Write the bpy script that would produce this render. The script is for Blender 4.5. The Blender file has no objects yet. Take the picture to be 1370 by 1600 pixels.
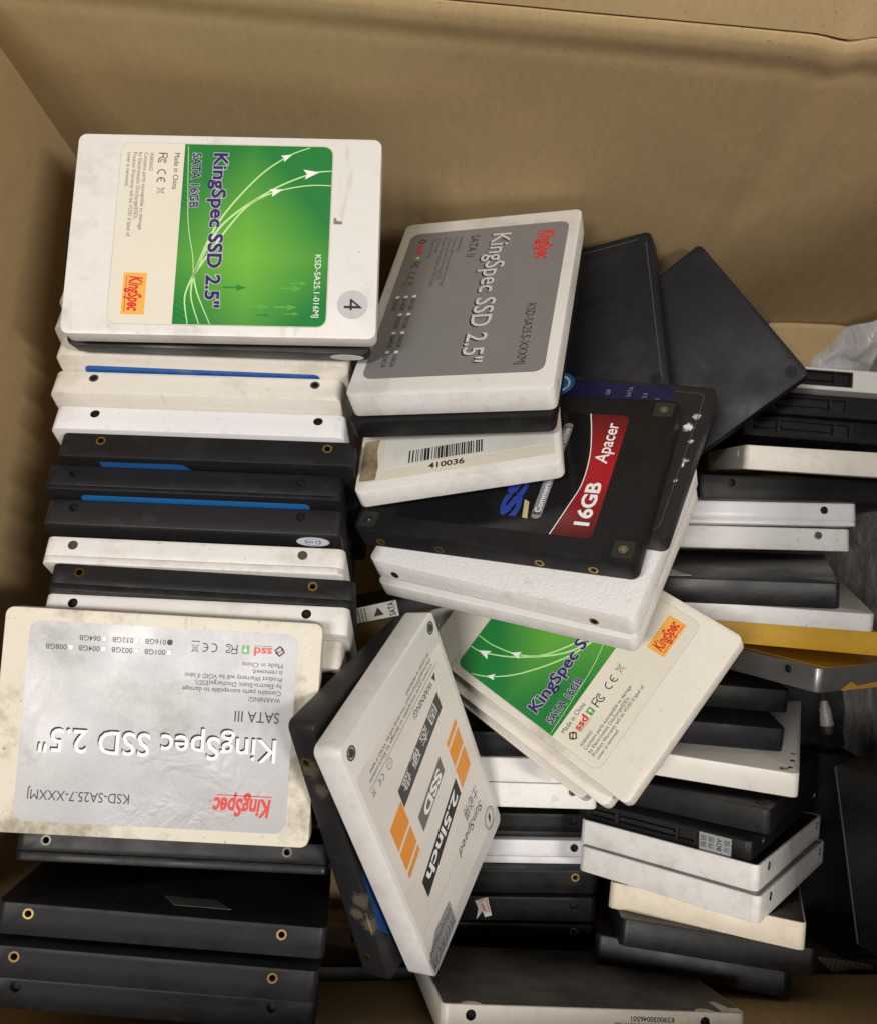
import bpy, bmesh, math, random
from mathutils import Euler, Vector, Matrix, Quaternion, noise
random.seed(7)
MM = 0.001
scene = bpy.context.scene
C = scene.collection

# ------------------------------------------------------------------ camera, world, lights
cam_d = bpy.data.cameras.new('camera'); cam = bpy.data.objects.new('camera', cam_d); C.objects.link(cam)
cam.location = (0, 0, 0.290); cam.rotation_euler = (math.radians(11), 0, 0)
cam_d.sensor_fit = 'HORIZONTAL'; cam_d.sensor_width = 36; cam_d.lens = 1420 / 1370 * 36
cam_d.clip_start = 0.005; cam_d.clip_end = 20
cam_d.dof.use_dof = True; cam_d.dof.focus_distance = 0.305; cam_d.dof.aperture_fstop = 22
scene.camera = cam
w = bpy.data.worlds.new("World"); scene.world = w; w.use_nodes = True
w.node_tree.nodes['Background'].inputs[0].default_value = (1.0, 0.95, 0.88, 1)
w.node_tree.nodes['Background'].inputs[1].default_value = 0.085
def tube_lamp(name, loc, size_x, size_y, power, color, target):
    d = bpy.data.lights.new(name, 'AREA'); d.shape = 'RECTANGLE'; d.size = size_x; d.size_y = size_y
    d.energy = power; d.color = color
    o = bpy.data.objects.new(name, d); C.objects.link(o); o.location = loc
    o.rotation_euler = (Vector(target) - Vector(loc)).to_track_quat('-Z', 'Y').to_euler()
    return o
tube_lamp('ceiling_lamp', (-0.52, -0.20, 1.60), 0.07, 0.5, 18.5, (1.0, 0.95, 0.90), (0.02, 0.02, -0.05))
tube_lamp('ceiling_lamp', (0.92, -0.36, 1.42), 0.10, 0.55, 18, (1.0, 0.93, 0.85), (0, 0.05, -0.05))
vs = scene.view_settings
vs.view_transform = 'Standard'; vs.look = 'None'; vs.exposure = 0; vs.gamma = 1; vs.use_curve_mapping = False

# ------------------------------------------------------------------ materials
class NT:
    def __init__(s, name):
        s.m = bpy.data.materials.new(name); s.m.use_nodes = True; s.t = s.m.node_tree; s.b = s.t.nodes['Principled BSDF']
        s.tc = s.n('ShaderNodeTexCoord')
        oi = s.n('ShaderNodeObjectInfo'); mu = s.n('ShaderNodeVectorMath'); mu.operation = 'MULTIPLY_ADD'
        cb = s.n('ShaderNodeCombineXYZ'); s.l(oi.outputs['Random'], cb.inputs[0]); s.l(oi.outputs['Random'], cb.inputs[1])
        mu.inputs[1].default_value = (7, 3, 5); s.l(cb.outputs[0], mu.inputs[0]); s.l(s.tc.outputs['Object'], mu.inputs[2])
        s.co = mu.outputs[0]; s.obj = s.tc.outputs['Object']
    def n(s, t): return s.t.nodes.new(t)
    def l(s, a, b): s.t.links.new(a, b)
    def noise(s, scale, detail=4, rough=.55, co=None, stretch=None, dist=0):
        x = s.n('ShaderNodeTexNoise'); x.inputs['Scale'].default_value = scale; x.inputs['Detail'].default_value = detail
        x.inputs['Roughness'].default_value = rough; x.inputs['Distortion'].default_value = dist
        c = co or s.co
        if stretch:
            mp = s.n('ShaderNodeMapping'); mp.inputs['Scale'].default_value = stretch; s.l(c, mp.inputs[0]); c = mp.outputs[0]
        s.l(c, x.inputs['Vector']); return x.outputs['Fac']
    def ramp(s, f, a, b, lo=0., hi=1.):
        r = s.n('ShaderNodeMapRange'); r.inputs[1].default_value = a; r.inputs[2].default_value = b
        r.inputs[3].default_value = lo; r.inputs[4].default_value = hi; s.l(f, r.inputs[0]); return r.outputs[0]
    def mix(s, f, a, b):
        x = s.n('ShaderNodeMix'); x.data_type = 'RGBA'
        if isinstance(f, (int, float)): x.inputs[0].default_value = f
        else: s.l(f, x.inputs[0])
        for v, i in ((a, 6), (b, 7)):
            if isinstance(v, tuple): x.inputs[i].default_value = (*v, 1)
            else: s.l(v, x.inputs[i])
        return x.outputs[2]
    def math(s, op, a, b=None):
        x = s.n('ShaderNodeMath'); x.operation = op
        for v, i in ((a, 0), (b, 1)):
            if v is None: continue
            if isinstance(v, (int, float)): x.inputs[i].default_value = v
            else: s.l(v, x.inputs[i])
        return x.outputs[0]
    def bump(s, h, strength, dist):
        b = s.n('ShaderNodeBump'); b.inputs['Strength'].default_value = strength; b.inputs['Distance'].default_value = dist
        s.l(h, b.inputs['Height']); s.l(b.outputs[0], s.b.inputs['Normal'])
    def set(s, **k):
        for a, v in k.items():
            i = s.b.inputs[{'col': 'Base Color', 'rough': 'Roughness', 'metal': 'Metallic', 'spec': 'Specular IOR Level', 'coat': 'Coat Weight', 'alpha': 'Alpha', 'trans': 'Transmission Weight'}[a]]
            if isinstance(v, tuple): i.default_value = (*v, 1)
            elif isinstance(v, (int, float)): i.default_value = v
            else: s.l(v, i)
        return s

def plastic(name, col, rough=.42, dirt=.35, dirtcol=(.30, .25, .17), grain=900, gs=.08, spec=.5, metal=0., thr=(.56, .74), edge=0.):
    s = NT(name)
    big = s.ramp(s.noise(34, 6, .68), thr[0], thr[1]); sc = s.ramp(s.noise(150, 3, .6, stretch=(1, .16, 1)), .66, .72)
    spk = s.ramp(s.noise(620, 2, .5), .70, .75)
    f = s.math('MULTIPLY', big, dirt); f = s.math('MAXIMUM', f, s.math('MULTIPLY', sc, dirt * .5)); f = s.math('MAXIMUM', f, s.math('MULTIPLY', spk, dirt * .9))
    g = s.n('ShaderNodeNewGeometry') if edge else None; pe = edge and s.ramp(g.outputs['Pointiness'], .53, .60)
    if edge: f = s.math('MAXIMUM', f, s.math('MULTIPLY', s.math('MULTIPLY', pe, s.ramp(s.noise(210, 5, .7), .48, .64)), edge))
    tint = s.mix(s.ramp(s.noise(14, 2), .35, .65), tuple(c * .95 for c in col), col)
    c = s.mix(f, tint, dirtcol)
    wear = s.ramp(s.noise(75, 4, .65, stretch=(.3, 1, 1)), .58, .70)
    s.set(col=c, rough=s.math('SUBTRACT', s.ramp(s.noise(60, 5), .3, .7, rough - .08, rough + .14), s.math('MULTIPLY', wear, .12)), spec=spec, metal=metal)
    s.bump(s.noise(grain * 1.6, 3, .6), gs, .0002)
    return s.m
M = {}
M['white'] = plastic('white_plastic', (.75, .745, .735), .42, .46, thr=(.54, .72), edge=.55)
M['labelwhite'] = plastic('glossy_white_label', (.74, .72, .69), .3, .2)
M['cool'] = plastic('cool_white_plastic', (.79, .79, .82), .33, .22, edge=.4)
M['cream'] = plastic('cream_plastic', (.76, .68, .54), .48, .5, edge=.55)
M['ivory'] = plastic('ivory_plastic', (.74, .705, .64), .48, .5, thr=(.54, .72), edge=.55)
M['grimy'] = plastic('grimy_cream_plastic', (.73, .69, .59), .5, .75, (.17, .14, .09), thr=(.50, .66), edge=.55)
M['black'] = plastic('black_plastic', (.006, .006, .007), .42, .08, (.06, .06, .06), 1500, .12, .3, edge=.4)
M['matte'] = plastic('matte_black_plastic', (.008, .008, .009), .5, .14, (.07, .07, .07), 1500, .16, .3, edge=.4)
M['grain'] = plastic('grained_black_plastic', (.007, .007, .008), .36, .08, (.05, .05, .05), 1500, .35, .4, edge=.4)
M['slate'] = plastic('dark_slate_metal', (.0105, .0108, .014), .48, .3, (.05, .05, .05), 1500, .18, .27, .1, edge=.4)
M['dusty'] = plastic('dusty_black_label', (.022, .020, .018), .5, .7, (.11, .10, .085), thr=(.42, .62))
M['silver'] = plastic('brushed_silver_metal', (.30, .30, .30), .38, .2, metal=.8, edge=.4)
M['yellow'] = plastic('amber_yellow_plastic', (.58, .33, .02), .45, .5, (.22, .12, .02))
M['brass'] = plastic('brass', (.55, .39, .15), .3, .4, (.12, .08, .03), metal=1.)
M['steel'] = plastic('steel', (.17, .16, .14), .5, .4, (.05, .04, .03), metal=1.)
M['pit'] = NT('dark_hole').set(col=(.006, .006, .006), rough=.8).m  # plain black for dark parts; inside screw holes it paints their shade
M['conn'] = plastic('connector_plastic', (.007, .007, .008), .4, .1, (.05, .05, .05))
M['pins'] = NT('dull_contact_metal').set(col=(.08, .06, .03), rough=.4, metal=1.).m
M['ink'] = NT('black_ink').set(col=(.02, .02, .022), rough=.5).m
M['greyink'] = NT('grey_ink').set(col=(.16, .15, .14), rough=.55).m
M['navy'] = NT('navy_ink').set(col=(.030, .015, .13), rough=.4).m
M['red'] = NT('red_ink').set(col=(.62, .035, .025), rough=.4).m
M['whiteink'] = NT('white_ink').set(col=(.85, .85, .85), rough=.4).m
M['halo'] = NT('pale_lilac_ink').set(col=(.80, .80, .86), rough=.4).m
M['shade'] = NT('dark_grey_ink').set(col=(.06, .06, .065), rough=.4).m
M['orangeprint'] = NT('orange_ink').set(col=(.78, .30, .03), rough=.4).m
M['logoyellow'] = NT('yellow_orange_ink').set(col=(.85, .42, .08), rough=.42).m
M['greenprint'] = NT('leaf_green_ink').set(col=(.10, .38, .05), rough=.4).m
M['palegreen'] = NT('pale_green_ink').set(col=(.50, .78, .36), rough=.4).m
M['darkgreen'] = NT('dark_green_ink').set(col=(.02, .20, .045), rough=.4).m
M['darkblue'] = plastic('dark_blue_sticker', (.008, .05, .18), .4, .3, (.1, .12, .16))
M['softwhite'] = NT('soft_white_ink').set(col=(.58, .58, .60), rough=.4).m
M['stickergrey'] = plastic('pale_grey_sticker', (.52, .52, .56), .4, .15)
M['blue'] = plastic('blue_sticker', (.012, .10, .36), .35, .25, (.3, .35, .45))
M['brightsteel'] = plastic('bright_screw_metal', (.62, .60, .50), .3, .3, (.2, .18, .12), metal=1.)
M['padgrey'] = plastic('dusty_dark_pad', (.022, .022, .021), .6, .4, (.09, .09, .085))
M['deepblue'] = plastic('deep_blue_sticker', (.010, .012, .055), .3, .2, (.05, .05, .12))
M['skyblue'] = NT('sky_blue_ink').set(col=(.015, .17, .50), rough=.35).m
M['blueink'] = NT('royal_blue_ink').set(col=(.03, .06, .34), rough=.3).m
M['gold'] = NT('gold_ink').set(col=(.55, .47, .22), rough=.35).m
M['pill'] = NT('grey_pill_ink').set(col=(.25, .26, .27), rough=.35).m
M['blacklabel'] = plastic('glossy_black_label', (.008, .008, .009), .2, .12, (.06, .06, .06))
M['cream_label'] = plastic('cream_paper_label', (.74, .71, .61), .38, .22, (.45, .42, .33))
M['paper'] = plastic('white_paper_sticker', (.72, .72, .68), .5, .3)
M['silversticker'] = plastic('silver_sticker', (.42, .44, .46), .3, .3, metal=.3)
M['tan'] = plastic('tan_glue_residue', (.34, .27, .16), .8, .9, (.05, .04, .03), thr=(.45, .6))
M['tapecol'] = plastic('amber_tape', (.55, .30, .04), .3, .5, (.3, .16, .02))
M['fluff'] = plastic('white_label_fluff', (.75, .75, .74), .8, .2)
def m_silverlabel(name, col, metal, smear, crease=1.):
    s = NT(name)
    f = s.math('MULTIPLY', s.ramp(s.noise(38, 6, .65, dist=.4), .55, .72), smear)
    c = s.mix(f, col, (.17, .165, .15))
    fine = s.noise(5200, 2, .5)
    c = s.mix(s.ramp(fine, .4, .6, 0, .12), c, (.9, .9, .95))
    s.set(col=c, rough=s.ramp(s.noise(40, 4), .35, .65, .42, .52), metal=metal, spec=.35)
    d = s.n('ShaderNodeVectorMath'); d.operation = 'DISTANCE'; s.l(s.obj, d.inputs[0]); d.inputs[1].default_value = (-.012, .020, .0035)
    cr = s.math('MULTIPLY', s.math('ABSOLUTE', s.math('SUBTRACT', s.noise(60, 3, .6, dist=1.2), .5)), s.ramp(d.outputs['Value'], .010, .030, 1.1, 0))
    s.bump(s.math('ADD', s.noise(18, 2, .4), s.math('MULTIPLY', cr, crease)), .35, .004)
    return s.m
M['silverlabel'] = m_silverlabel('silver_film_label', (.37, .37, .38), .3, .6, .35)
M['silverlabel_shaded'] = m_silverlabel('shaded_silver_film_label', (.25, .25, .26), .4, .12, 0.)  # same silver film, its darker reflection put into the base colour
def m_green():
    s = NT('green_gradient_label')
    sep = s.n('ShaderNodeSeparateXYZ'); s.l(s.obj, sep.inputs[0])
    dx = s.math('ABSOLUTE', s.math('SUBTRACT', sep.outputs[0], .008)); dy = s.math('ABSOLUTE', s.math('SUBTRACT', sep.outputs[1], -.008))
    d = s.math('ADD', s.math('MULTIPLY', dx, 22), s.math('MULTIPLY', dy, 19))
    f = s.ramp(s.math('ADD', d, s.math('MULTIPLY', s.noise(26, 2, .4), .35)), .12, 1.0)
    c = s.mix(f, (.17, .47, .055), (.018, .20, .045))
    s.set(col=c, rough=.3); s.bump(s.noise(22, 2), .2, .002); return s.m
M['green'] = m_green()
def m_red():
    s = NT('red_gradient_label'); sep = s.n('ShaderNodeSeparateXYZ'); s.l(s.obj, sep.inputs[0])
    f = s.ramp(s.math('ABSOLUTE', s.math('SUBTRACT', sep.outputs[1], .0)), .004, .028)
    s.set(col=s.mix(f, (.38, .012, .02), (.075, .008, .010)), rough=.22); return s.m
M['redlabel'] = m_red()
def m_emboss():
    s = NT('embossed_white_plastic')
    v = s.n('ShaderNodeTexVoronoi'); v.inputs['Scale'].default_value = 260; v.feature = 'DISTANCE_TO_EDGE'; s.l(s.obj, v.inputs['Vector'])
    v2 = s.n('ShaderNodeTexVoronoi'); v2.inputs['Scale'].default_value = 420; v2.feature = 'DISTANCE_TO_EDGE'; s.l(s.obj, v2.inputs['Vector'])
    h = s.math('ADD', s.ramp(v.outputs['Distance'], 0, .08), s.math('MULTIPLY', s.ramp(v2.outputs['Distance'], 0, .12), .8))
    f = s.math('MULTIPLY', s.ramp(s.noise(90, 5, .7), .6, .72), .3)
    s.set(col=s.mix(f, (.80, .79, .79), (.3, .27, .22)), rough=.34); s.bump(h, .2, .0004); return s.m
M['emboss'] = m_emboss()
def worn(name, base, spots, wearcol, sc=260, rough=.45):
    """black plastic whose surface is scraped through around the given places (mm on the drive)"""
    s = NT(name); tot = None
    for (x, y, z, r) in spots:
        d = s.n('ShaderNodeVectorMath'); d.operation = 'DISTANCE'; s.l(s.obj, d.inputs[0]); d.inputs[1].default_value = (x * MM, y * MM, z * MM)
        k = s.ramp(d.outputs['Value'], r * MM * .25, r * MM, 1, 0)
        tot = k if tot is None else s.math('MAXIMUM', tot, k)
    n = s.math('ADD', s.math('ADD', s.math('MULTIPLY', s.noise(sc, 6, .8), .65), s.math('MULTIPLY', s.noise(sc * 2.2, 4, .7, stretch=(.25, 1, 1)), .35)), s.math('MULTIPLY', tot, .30))
    f = s.ramp(n, .68, .76); f = s.math('MULTIPLY', f, s.ramp(tot, 0, .15))
    c = s.mix(s.noise(900, 3), wearcol, tuple(v * .5 for v in wearcol))
    b = s.mix(s.math('MULTIPLY', s.ramp(s.noise(60, 6, .7), .56, .7), .15), base, (.10, .10, .10))
    s.set(col=s.mix(f, b, c), rough=s.ramp(f, 0, 1, rough, .8)); s.bump(s.noise(1600, 3), .15, .0002); return s.m
def m_card():
    s = NT('kraft_cardboard')
    big = s.noise(9, 5, .6); fib = s.noise(520, 4, .7, stretch=(1, 1, .35)); cor = s.n('ShaderNodeTexWave'); cor.bands_direction = 'X'
    cor.inputs['Scale'].default_value = 42; cor.inputs['Distortion'].default_value = 1.2; cor.inputs['Detail'].default_value = 1; s.l(s.obj, cor.inputs[0])
    c = s.mix(s.ramp(big, .3, .7), (.46, .335, .178), (.52, .38, .205))
    c = s.mix(s.ramp(fib, .35, .7, 0, .3), c, (.36, .25, .115))
    c = s.mix(s.math('MULTIPLY', s.ramp(s.noise(900, 2), .69, .73), .5), c, (.14, .08, .035))
    c = s.mix(s.math('MULTIPLY', s.ramp(s.noise(22, 6, .7, dist=.6), .60, .72), .14), c, (.20, .13, .07))
    s.set(col=c, rough=.72, spec=.25)
    s.bump(s.math('ADD', s.math('MULTIPLY', cor.outputs['Fac'], .22), s.math('ADD', s.math('MULTIPLY', s.noise(60, 5), .45), s.math('MULTIPLY', fib, .14))), .4, .0008)
    return s.m
M['card'] = m_card()
def m_edge():
    s = NT('corrugated_board_edge'); wv = s.n('ShaderNodeTexWave'); wv.inputs['Scale'].default_value = 160; wv.bands_direction = 'X'; s.l(s.obj, wv.inputs[0])
    s.set(col=s.mix(wv.outputs['Fac'], (.14, .11, .08), (.05, .04, .03)), rough=.8); return s.m
M['cardedge'] = m_edge()
def m_bag(name, col, a):
    s = NT(name); s.set(col=s.mix(s.ramp(s.noise(45, 5, .6), .35, .7), col, tuple(v * .62 for v in col)), rough=.28, alpha=a)
    s.bump(s.noise(70, 6, .6, dist=.8), .6, .004); return s.m
M['bag'] = m_bag('grey_poly_liner', (.30, .285, .27), 1.0)
M['clear'] = m_bag('clear_poly_bag', (.72, .72, .74), .8)
M['bagwhite'] = m_bag('white_poly_bag', (.62, .62, .62), .92)

# ------------------------------------------------------------------ mesh helpers (mm in, metres out)
def link(name, me, m, parent=None, mat2=None):
    o = bpy.data.objects.new(name, me); C.objects.link(o)
    if m is not None:
        if not me.materials: me.materials.append(None)
        o.material_slots[0].link = 'OBJECT'; o.material_slots[0].material = M[m] if isinstance(m, str) else m
    if parent: o.parent = parent
    return o
def from_bm(bm, smooth=None):
    me = bpy.data.meshes.new('mesh'); bmesh.ops.recalc_face_normals(bm, faces=bm.faces); bm.to_mesh(me); bm.free()
    if smooth:
        for p in me.polygons: p.use_smooth = True
        me.set_sharp_from_angle(angle=math.radians(smooth))
    return me
def rrect(x0, x1, y0, y1, r, n=5):
    if not isinstance(r, (list, tuple)): r = [r] * 4
    pts = []
    for (cx, cy, a0, rr) in ((x1, y1, 0, r[0]), (x0, y1, 90, r[1]), (x0, y0, 180, r[2]), (x1, y0, 270, r[3])):
        sx = -1 if a0 in (0, 270) else 1; sy = -1 if a0 in (0, 90) else 1
        if rr <= 0: pts.append((cx, cy)); continue
        for i in range(n + 1):
            a = math.radians(a0 + 90 * i / n); pts.append((cx + sx * rr + rr * math.cos(a), cy + sy * rr + rr * math.sin(a)))
    return pts
def loft(bm, loops):
    rows = [[bm.verts.new((x * MM, y * MM, z * MM)) for x, y, z in lp] for lp in loops]
    for a, b in zip(rows, rows[1:]):
        k = len(a)
        for i in range(k): bm.faces.new((a[i], a[(i + 1) % k], b[(i + 1) % k], b[i]))
    bm.faces.new(rows[0][::-1]); bm.faces.new(rows[-1])
def shell_bm(prof, r=2.7, n=6):
    bm = bmesh.new(); loops = []
    for ins, z in prof:
        loops.append([(x, y, z) for x, y in rrect(-50 + ins, 50 - ins, -34.925 + ins, 34.925 - ins, max(r - ins, .3), n)])
    loft(bm, loops); return bm
def cyl_bm(bm, c, axis, r, h0, h1, n=16, ri=0, r2=None):
    ax = 'xyz'.index(axis); o = [i for i in range(3) if i != ax]
    def ring(rad, h):
        v = []
        for i in range(n):
            a = 2 * math.pi * i / n; p = list(c); p[o[0]] += rad * math.cos(a); p[o[1]] += rad * math.sin(a); p[ax] += h; v.append(bm.verts.new([q * MM for q in p]))
        return v
    if ri:
        A, B, D, E = ring(r, h0), ring(r if r2 is None else r2, h1), ring(ri, h1), ring(ri, h0)
        for a, b in ((A, B), (B, D), (D, E), (E, A)):
            for i in range(n): bm.faces.new((a[i], a[(i + 1) % n], b[(i + 1) % n], b[i]))
    else:
        A, B = ring(r, h0), ring(r if r2 is None else r2, h1)
        for i in range(n): bm.faces.new((A[i], A[(i + 1) % n], B[(i + 1) % n], B[i]))
        bm.faces.new(A[::-1]); bm.faces.new(B)
def box_bm(bm, x0, x1, y0, y1, z0, z1):
    v = [bm.verts.new((x * MM, y * MM, z * MM)) for x in (x0, x1) for y in (y0, y1) for z in (z0, z1)]
    for f in ((0, 1, 3, 2), (4, 6, 7, 5), (0, 4, 5, 1), (2, 3, 7, 6), (0, 2, 6, 4), (1, 5, 7, 3)): bm.faces.new([v[i] for i in f])
def boolean(me, cutter_bm):
    bmesh.ops.recalc_face_normals(cutter_bm, faces=cutter_bm.faces)
    cm = bpy.data.meshes.new('cut'); cutter_bm.to_mesh(cm); cutter_bm.free()
    a = bpy.data.objects.new('a', me); b = bpy.data.objects.new('b', cm); C.objects.link(a); C.objects.link(b)
    md = a.modifiers.new('b', 'BOOLEAN'); md.operation = 'DIFFERENCE'; md.solver = 'EXACT'; md.object = b
    bpy.context.view_layer.update()
    out = bpy.data.meshes.new_from_object(a.evaluated_get(bpy.context.evaluated_depsgraph_get()))
    bpy.data.objects.remove(a); bpy.data.objects.remove(b)
    out.materials.clear()
    for p in out.polygons: p.use_smooth = True
    out.set_sharp_from_angle(angle=math.radians(35)); return out

# ------------------------------------------------------------------ the drive's own shapes
HOLES = ((-36, 1), (40.6, 1), (-36, -1), (40.6, -1))
_case = {}
def case_mesh(T, seam, conn, holed=True):
    k = (T, seam, conn, holed)
    if k in _case: return _case[k]
    h = T / 2
    if seam: body = shell_bm([(.42, -h), (.12, -h + .12), (0, -h + .4), (0, seam - .3), (.12, seam - .12), (.9, seam - .12), (.9, seam + .3)])
    else: body = shell_bm([(.42, -h), (.12, -h + .12), (0, -h + .4), (0, h - .4), (.12, h - .12), (.42, h)])
    me = from_bm(body, 35)
    cb = bmesh.new()
    if not holed and not conn: _case[k] = (me, None); return _case[k]
    for x, s in (HOLES if holed else ()): cyl_bm(cb, (x, s * 35, -h + 3), 'y', 1.65, -3.2 * s if s > 0 else -.5, .5 if s > 0 else 3.2, 18)
    if conn: box_bm(cb, -51, -44.5, -30, 14.5, -h + 1.1, h - 1.6)
    me = boolean(me, cb)
    cover = None
    if seam:
        cover = from_bm(shell_bm([(.9, seam + .02), (.12, seam + .03), (0, seam + .2), (0, h - .4), (.12, h - .12), (.42, h)]), 35)
    _case[k] = (me, cover); return _case[k]
def insert_mesh(kind):
    bm = bmesh.new()
    cyl_bm(bm, (0, 0, 0), 'y', 1.62, -2.2, .12, 18, 1.05)
    if kind == 'screw':
        cyl_bm(bm, (0, 0, 0), 'y', 1.45, -2.0, -.25, 18); box_bm(bm, -.9, .9, -.26, -.2, -.17, .17); box_bm(bm, -.17, .17, -.26, -.19, -.9, .9)
    return from_bm(bm, 30)
INS = {'brass': insert_mesh('ring'), 'steel': insert_mesh('ring'), 'screw': insert_mesh('screw')}
def liner():
    bm = bmesh.new(); cyl_bm(bm, (0, 0, 0), 'y', 1.66, -3.1, -.35, 18, 1.6, 1.66); cyl_bm(bm, (0, 0, 0), 'y', 1.64, -2.6, -2.2, 18); return from_bm(bm, 30)
HOLE_SHADE = liner()  # black tube and disc that stand in for the shade inside a hole
def cscrew():
    bm = bmesh.new(); cyl_bm(bm, (0, 0, 0), 'z', 2.3, 0, .12, 20, 1.75); cyl_bm(bm, (0, 0, 0), 'z', 1.6, -.2, .22, 20, 0, 1.35)
    cyl_bm(bm, (0, 0, 0), 'z', .75, .2, .26, 6, .35); return from_bm(bm, 30)
CSCREW = cscrew()
def conn_mesh():
    bm = bmesh.new()
    box_bm(bm, -47.2, -44.4, -30, 14.5, -3.6, 3.1)                      # back of the socket
    box_bm(bm, -49.8, -44.5, -30, 14.5, -3.65, -3.0); box_bm(bm, -49.8, -44.5, -30, 14.5, 2.5, 3.15)
    for a, b in ((-30, -29.2), (-18.4, -17.0), (6.4, 7.4), (13.6, 14.5)): box_bm(bm, -49.85, -44.6, a, b, -3.4, 2.9)
    for a, b in ((-28, -19.4), (-16, 5.4)): box_bm(bm, -49.5, -44.6, a, b, -.7, .6)
    return from_bm(bm)
CONN = conn_mesh()
def pins_mesh():
    bm = bmesh.new()
    for i in range(7): box_bm(bm, -49.3, -45, -27.7 + i * 1.27, -27.1 + i * 1.27, .61, .64)
    for i in range(15): box_bm(bm, -49.3, -45, -15.6 + i * 1.37, -15.0 + i * 1.37, .61, .64)
    return from_bm(bm)
PINS = pins_mesh()

# faces of a drive as drawing planes: (u, v, height) -> drive mm
def plane(face, T):
    h = T / 2
    return {'z+': lambda u, v, w: (u, v, h + w), 'z-': lambda u, v, w: (u, v, -h - w),
            'y+': lambda u, v, w: (u, 34.925 + w, v), 'y-': lambda u, v, w: (u, -34.925 - w, v),
            'x-': lambda u, v, w: (-50 - w, u, v)}[face]
def flat(pl, polys, w0, w1):
    bm = bmesh.new()
    for pts in polys:
        a = [bm.verts.new([q * MM for q in pl(u, v, w1)]) for u, v in pts]; b = [bm.verts.new([q * MM for q in pl(u, v, w0)]) for u, v in pts]
        bm.faces.new(a)
        k = len(a)
        for i in range(k): bm.faces.new((a[i], a[(i + 1) % k], b[(i + 1) % k], b[i]))
    return bm
def sheet(name, face, T, polys, m, parent, w0=0., w1=.09):
    return link(name, from_bm(flat(plane(face, T), polys, w0, w1)), m, parent)
_tcache = {}
def glyphs(s, bold):
    k = (s, bold)
    if k in _tcache: return _tcache[k]
    cu = bpy.data.curves.new('t', 'FONT'); cu.body = s; cu.size = 1; cu.resolution_u = 3; cu.offset = bold; cu.fill_mode = 'FRONT'
    o = bpy.data.objects.new('t', cu); C.objects.link(o); bpy.context.view_layer.update()
    me = bpy.data.meshes.new_from_object(o.evaluated_get(bpy.context.evaluated_depsgraph_get()))
    V = [(v.co.x, v.co.y) for v in me.vertices]; Fc = [tuple(p.vertices) for p in me.polygons]
    bpy.data.objects.remove(o); bpy.data.curves.remove(cu); bpy.data.meshes.remove(me)
    _tcache[k] = (V, Fc); return _tcache[k]
CAP = None
class Print:
    """flat print gathered on one face, one mesh per ink"""
    def __init__(s, face, T, R=(1, 0), U=(0, 1), w=.12): s.pl = plane(face, T); s.R, s.U, s.w = R, U, w; s.d = {}
    def P(s, x, y, dw): return [q * MM for q in s.pl(s.R[0] * x + s.U[0] * y, s.R[1] * x + s.U[1] * y, s.w + dw)]
    def text(s, t, x, y, cap, ink, width=None, bold=0, shear=0, dw=0, rot=0):
        """x,y = left end of the baseline in the reading frame"""
        if bold and 'M' in t:      # the font's M breaks when it is fattened: strike it twice instead
            if bold > .012: s.text(t, x + bold * cap * .8, y, cap, ink, width, 0, shear, dw + .004, rot)
            bold = 0
        if bold and ord(t[0]) > 0x3000: bold = 0
        V, Fc = glyphs(t, bold)
        if not V: return
        Hh = glyphs('H', 0)[0]; ch = max(v[1] for v in Hh); k = cap / ch
        x0 = min(v[0] for v in V); x1 = max(v[0] for v in V)
        kx = k if width is None else width / (x1 - x0)
        vs_, fs = s.d.setdefault(ink, ([], [])); n = len(vs_); cr, sr = math.cos(rot), math.sin(rot)
        for a, b in V:
            a_, b_ = (a - x0) * kx + shear * b * k, b * k
            vs_.append(s.P(x + a_ * cr - b_ * sr, y + a_ * sr + b_ * cr, dw))
        fs += [tuple(i + n for i in f) for f in Fc]
    def poly(s, pts, ink, dw=0):
        vs_, fs = s.d.setdefault(ink, ([], [])); n = len(vs_)
        vs_ += [s.P(x, y, dw) for x, y in pts]; fs.append(tuple(range(n, n + len(pts))))
    def line(s, pts, w0, ink, w1=None, dw=0):
        w1 = w0 if w1 is None else w1; L, Rr = [], []
        for i, p in enumerate(pts):
            a = pts[max(i - 1, 0)]; b = pts[min(i + 1, len(pts) - 1)]; dx, dy = b[0] - a[0], b[1] - a[1]; q = math.hypot(dx, dy) or 1
            ww = (w0 + (w1 - w0) * i / (len(pts) - 1)) / 2
            L.append((p[0] - dy / q * ww, p[1] + dx / q * ww)); Rr.append((p[0] + dy / q * ww, p[1] - dx / q * ww))
        for i in range(len(pts) - 1): s.poly([L[i], L[i + 1], Rr[i + 1], Rr[i]], ink, dw)
    def ring(s, cx, cy, r, w, ink, dw=0, n=24):
        s.line([(cx + r * math.cos(2 * math.pi * i / n), cy + r * math.sin(2 * math.pi * i / n)) for i in range(n + 1)], w, ink, dw=dw)
    def disc(s, cx, cy, r, ink, dw=0, n=24, ry=None):
        s.poly([(cx + r * math.cos(2 * math.pi * i / n), cy + (ry or r) * math.sin(2 * math.pi * i / n)) for i in range(n)], ink, dw)
    def build(s, parent, names=None):
        for ink, (v, f) in s.d.items():
            me = bpy.data.meshes.new('print'); me.from_pydata(v, [], f)
            link((names or {}).get(ink, 'printed_text'), me, ink, parent)
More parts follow.
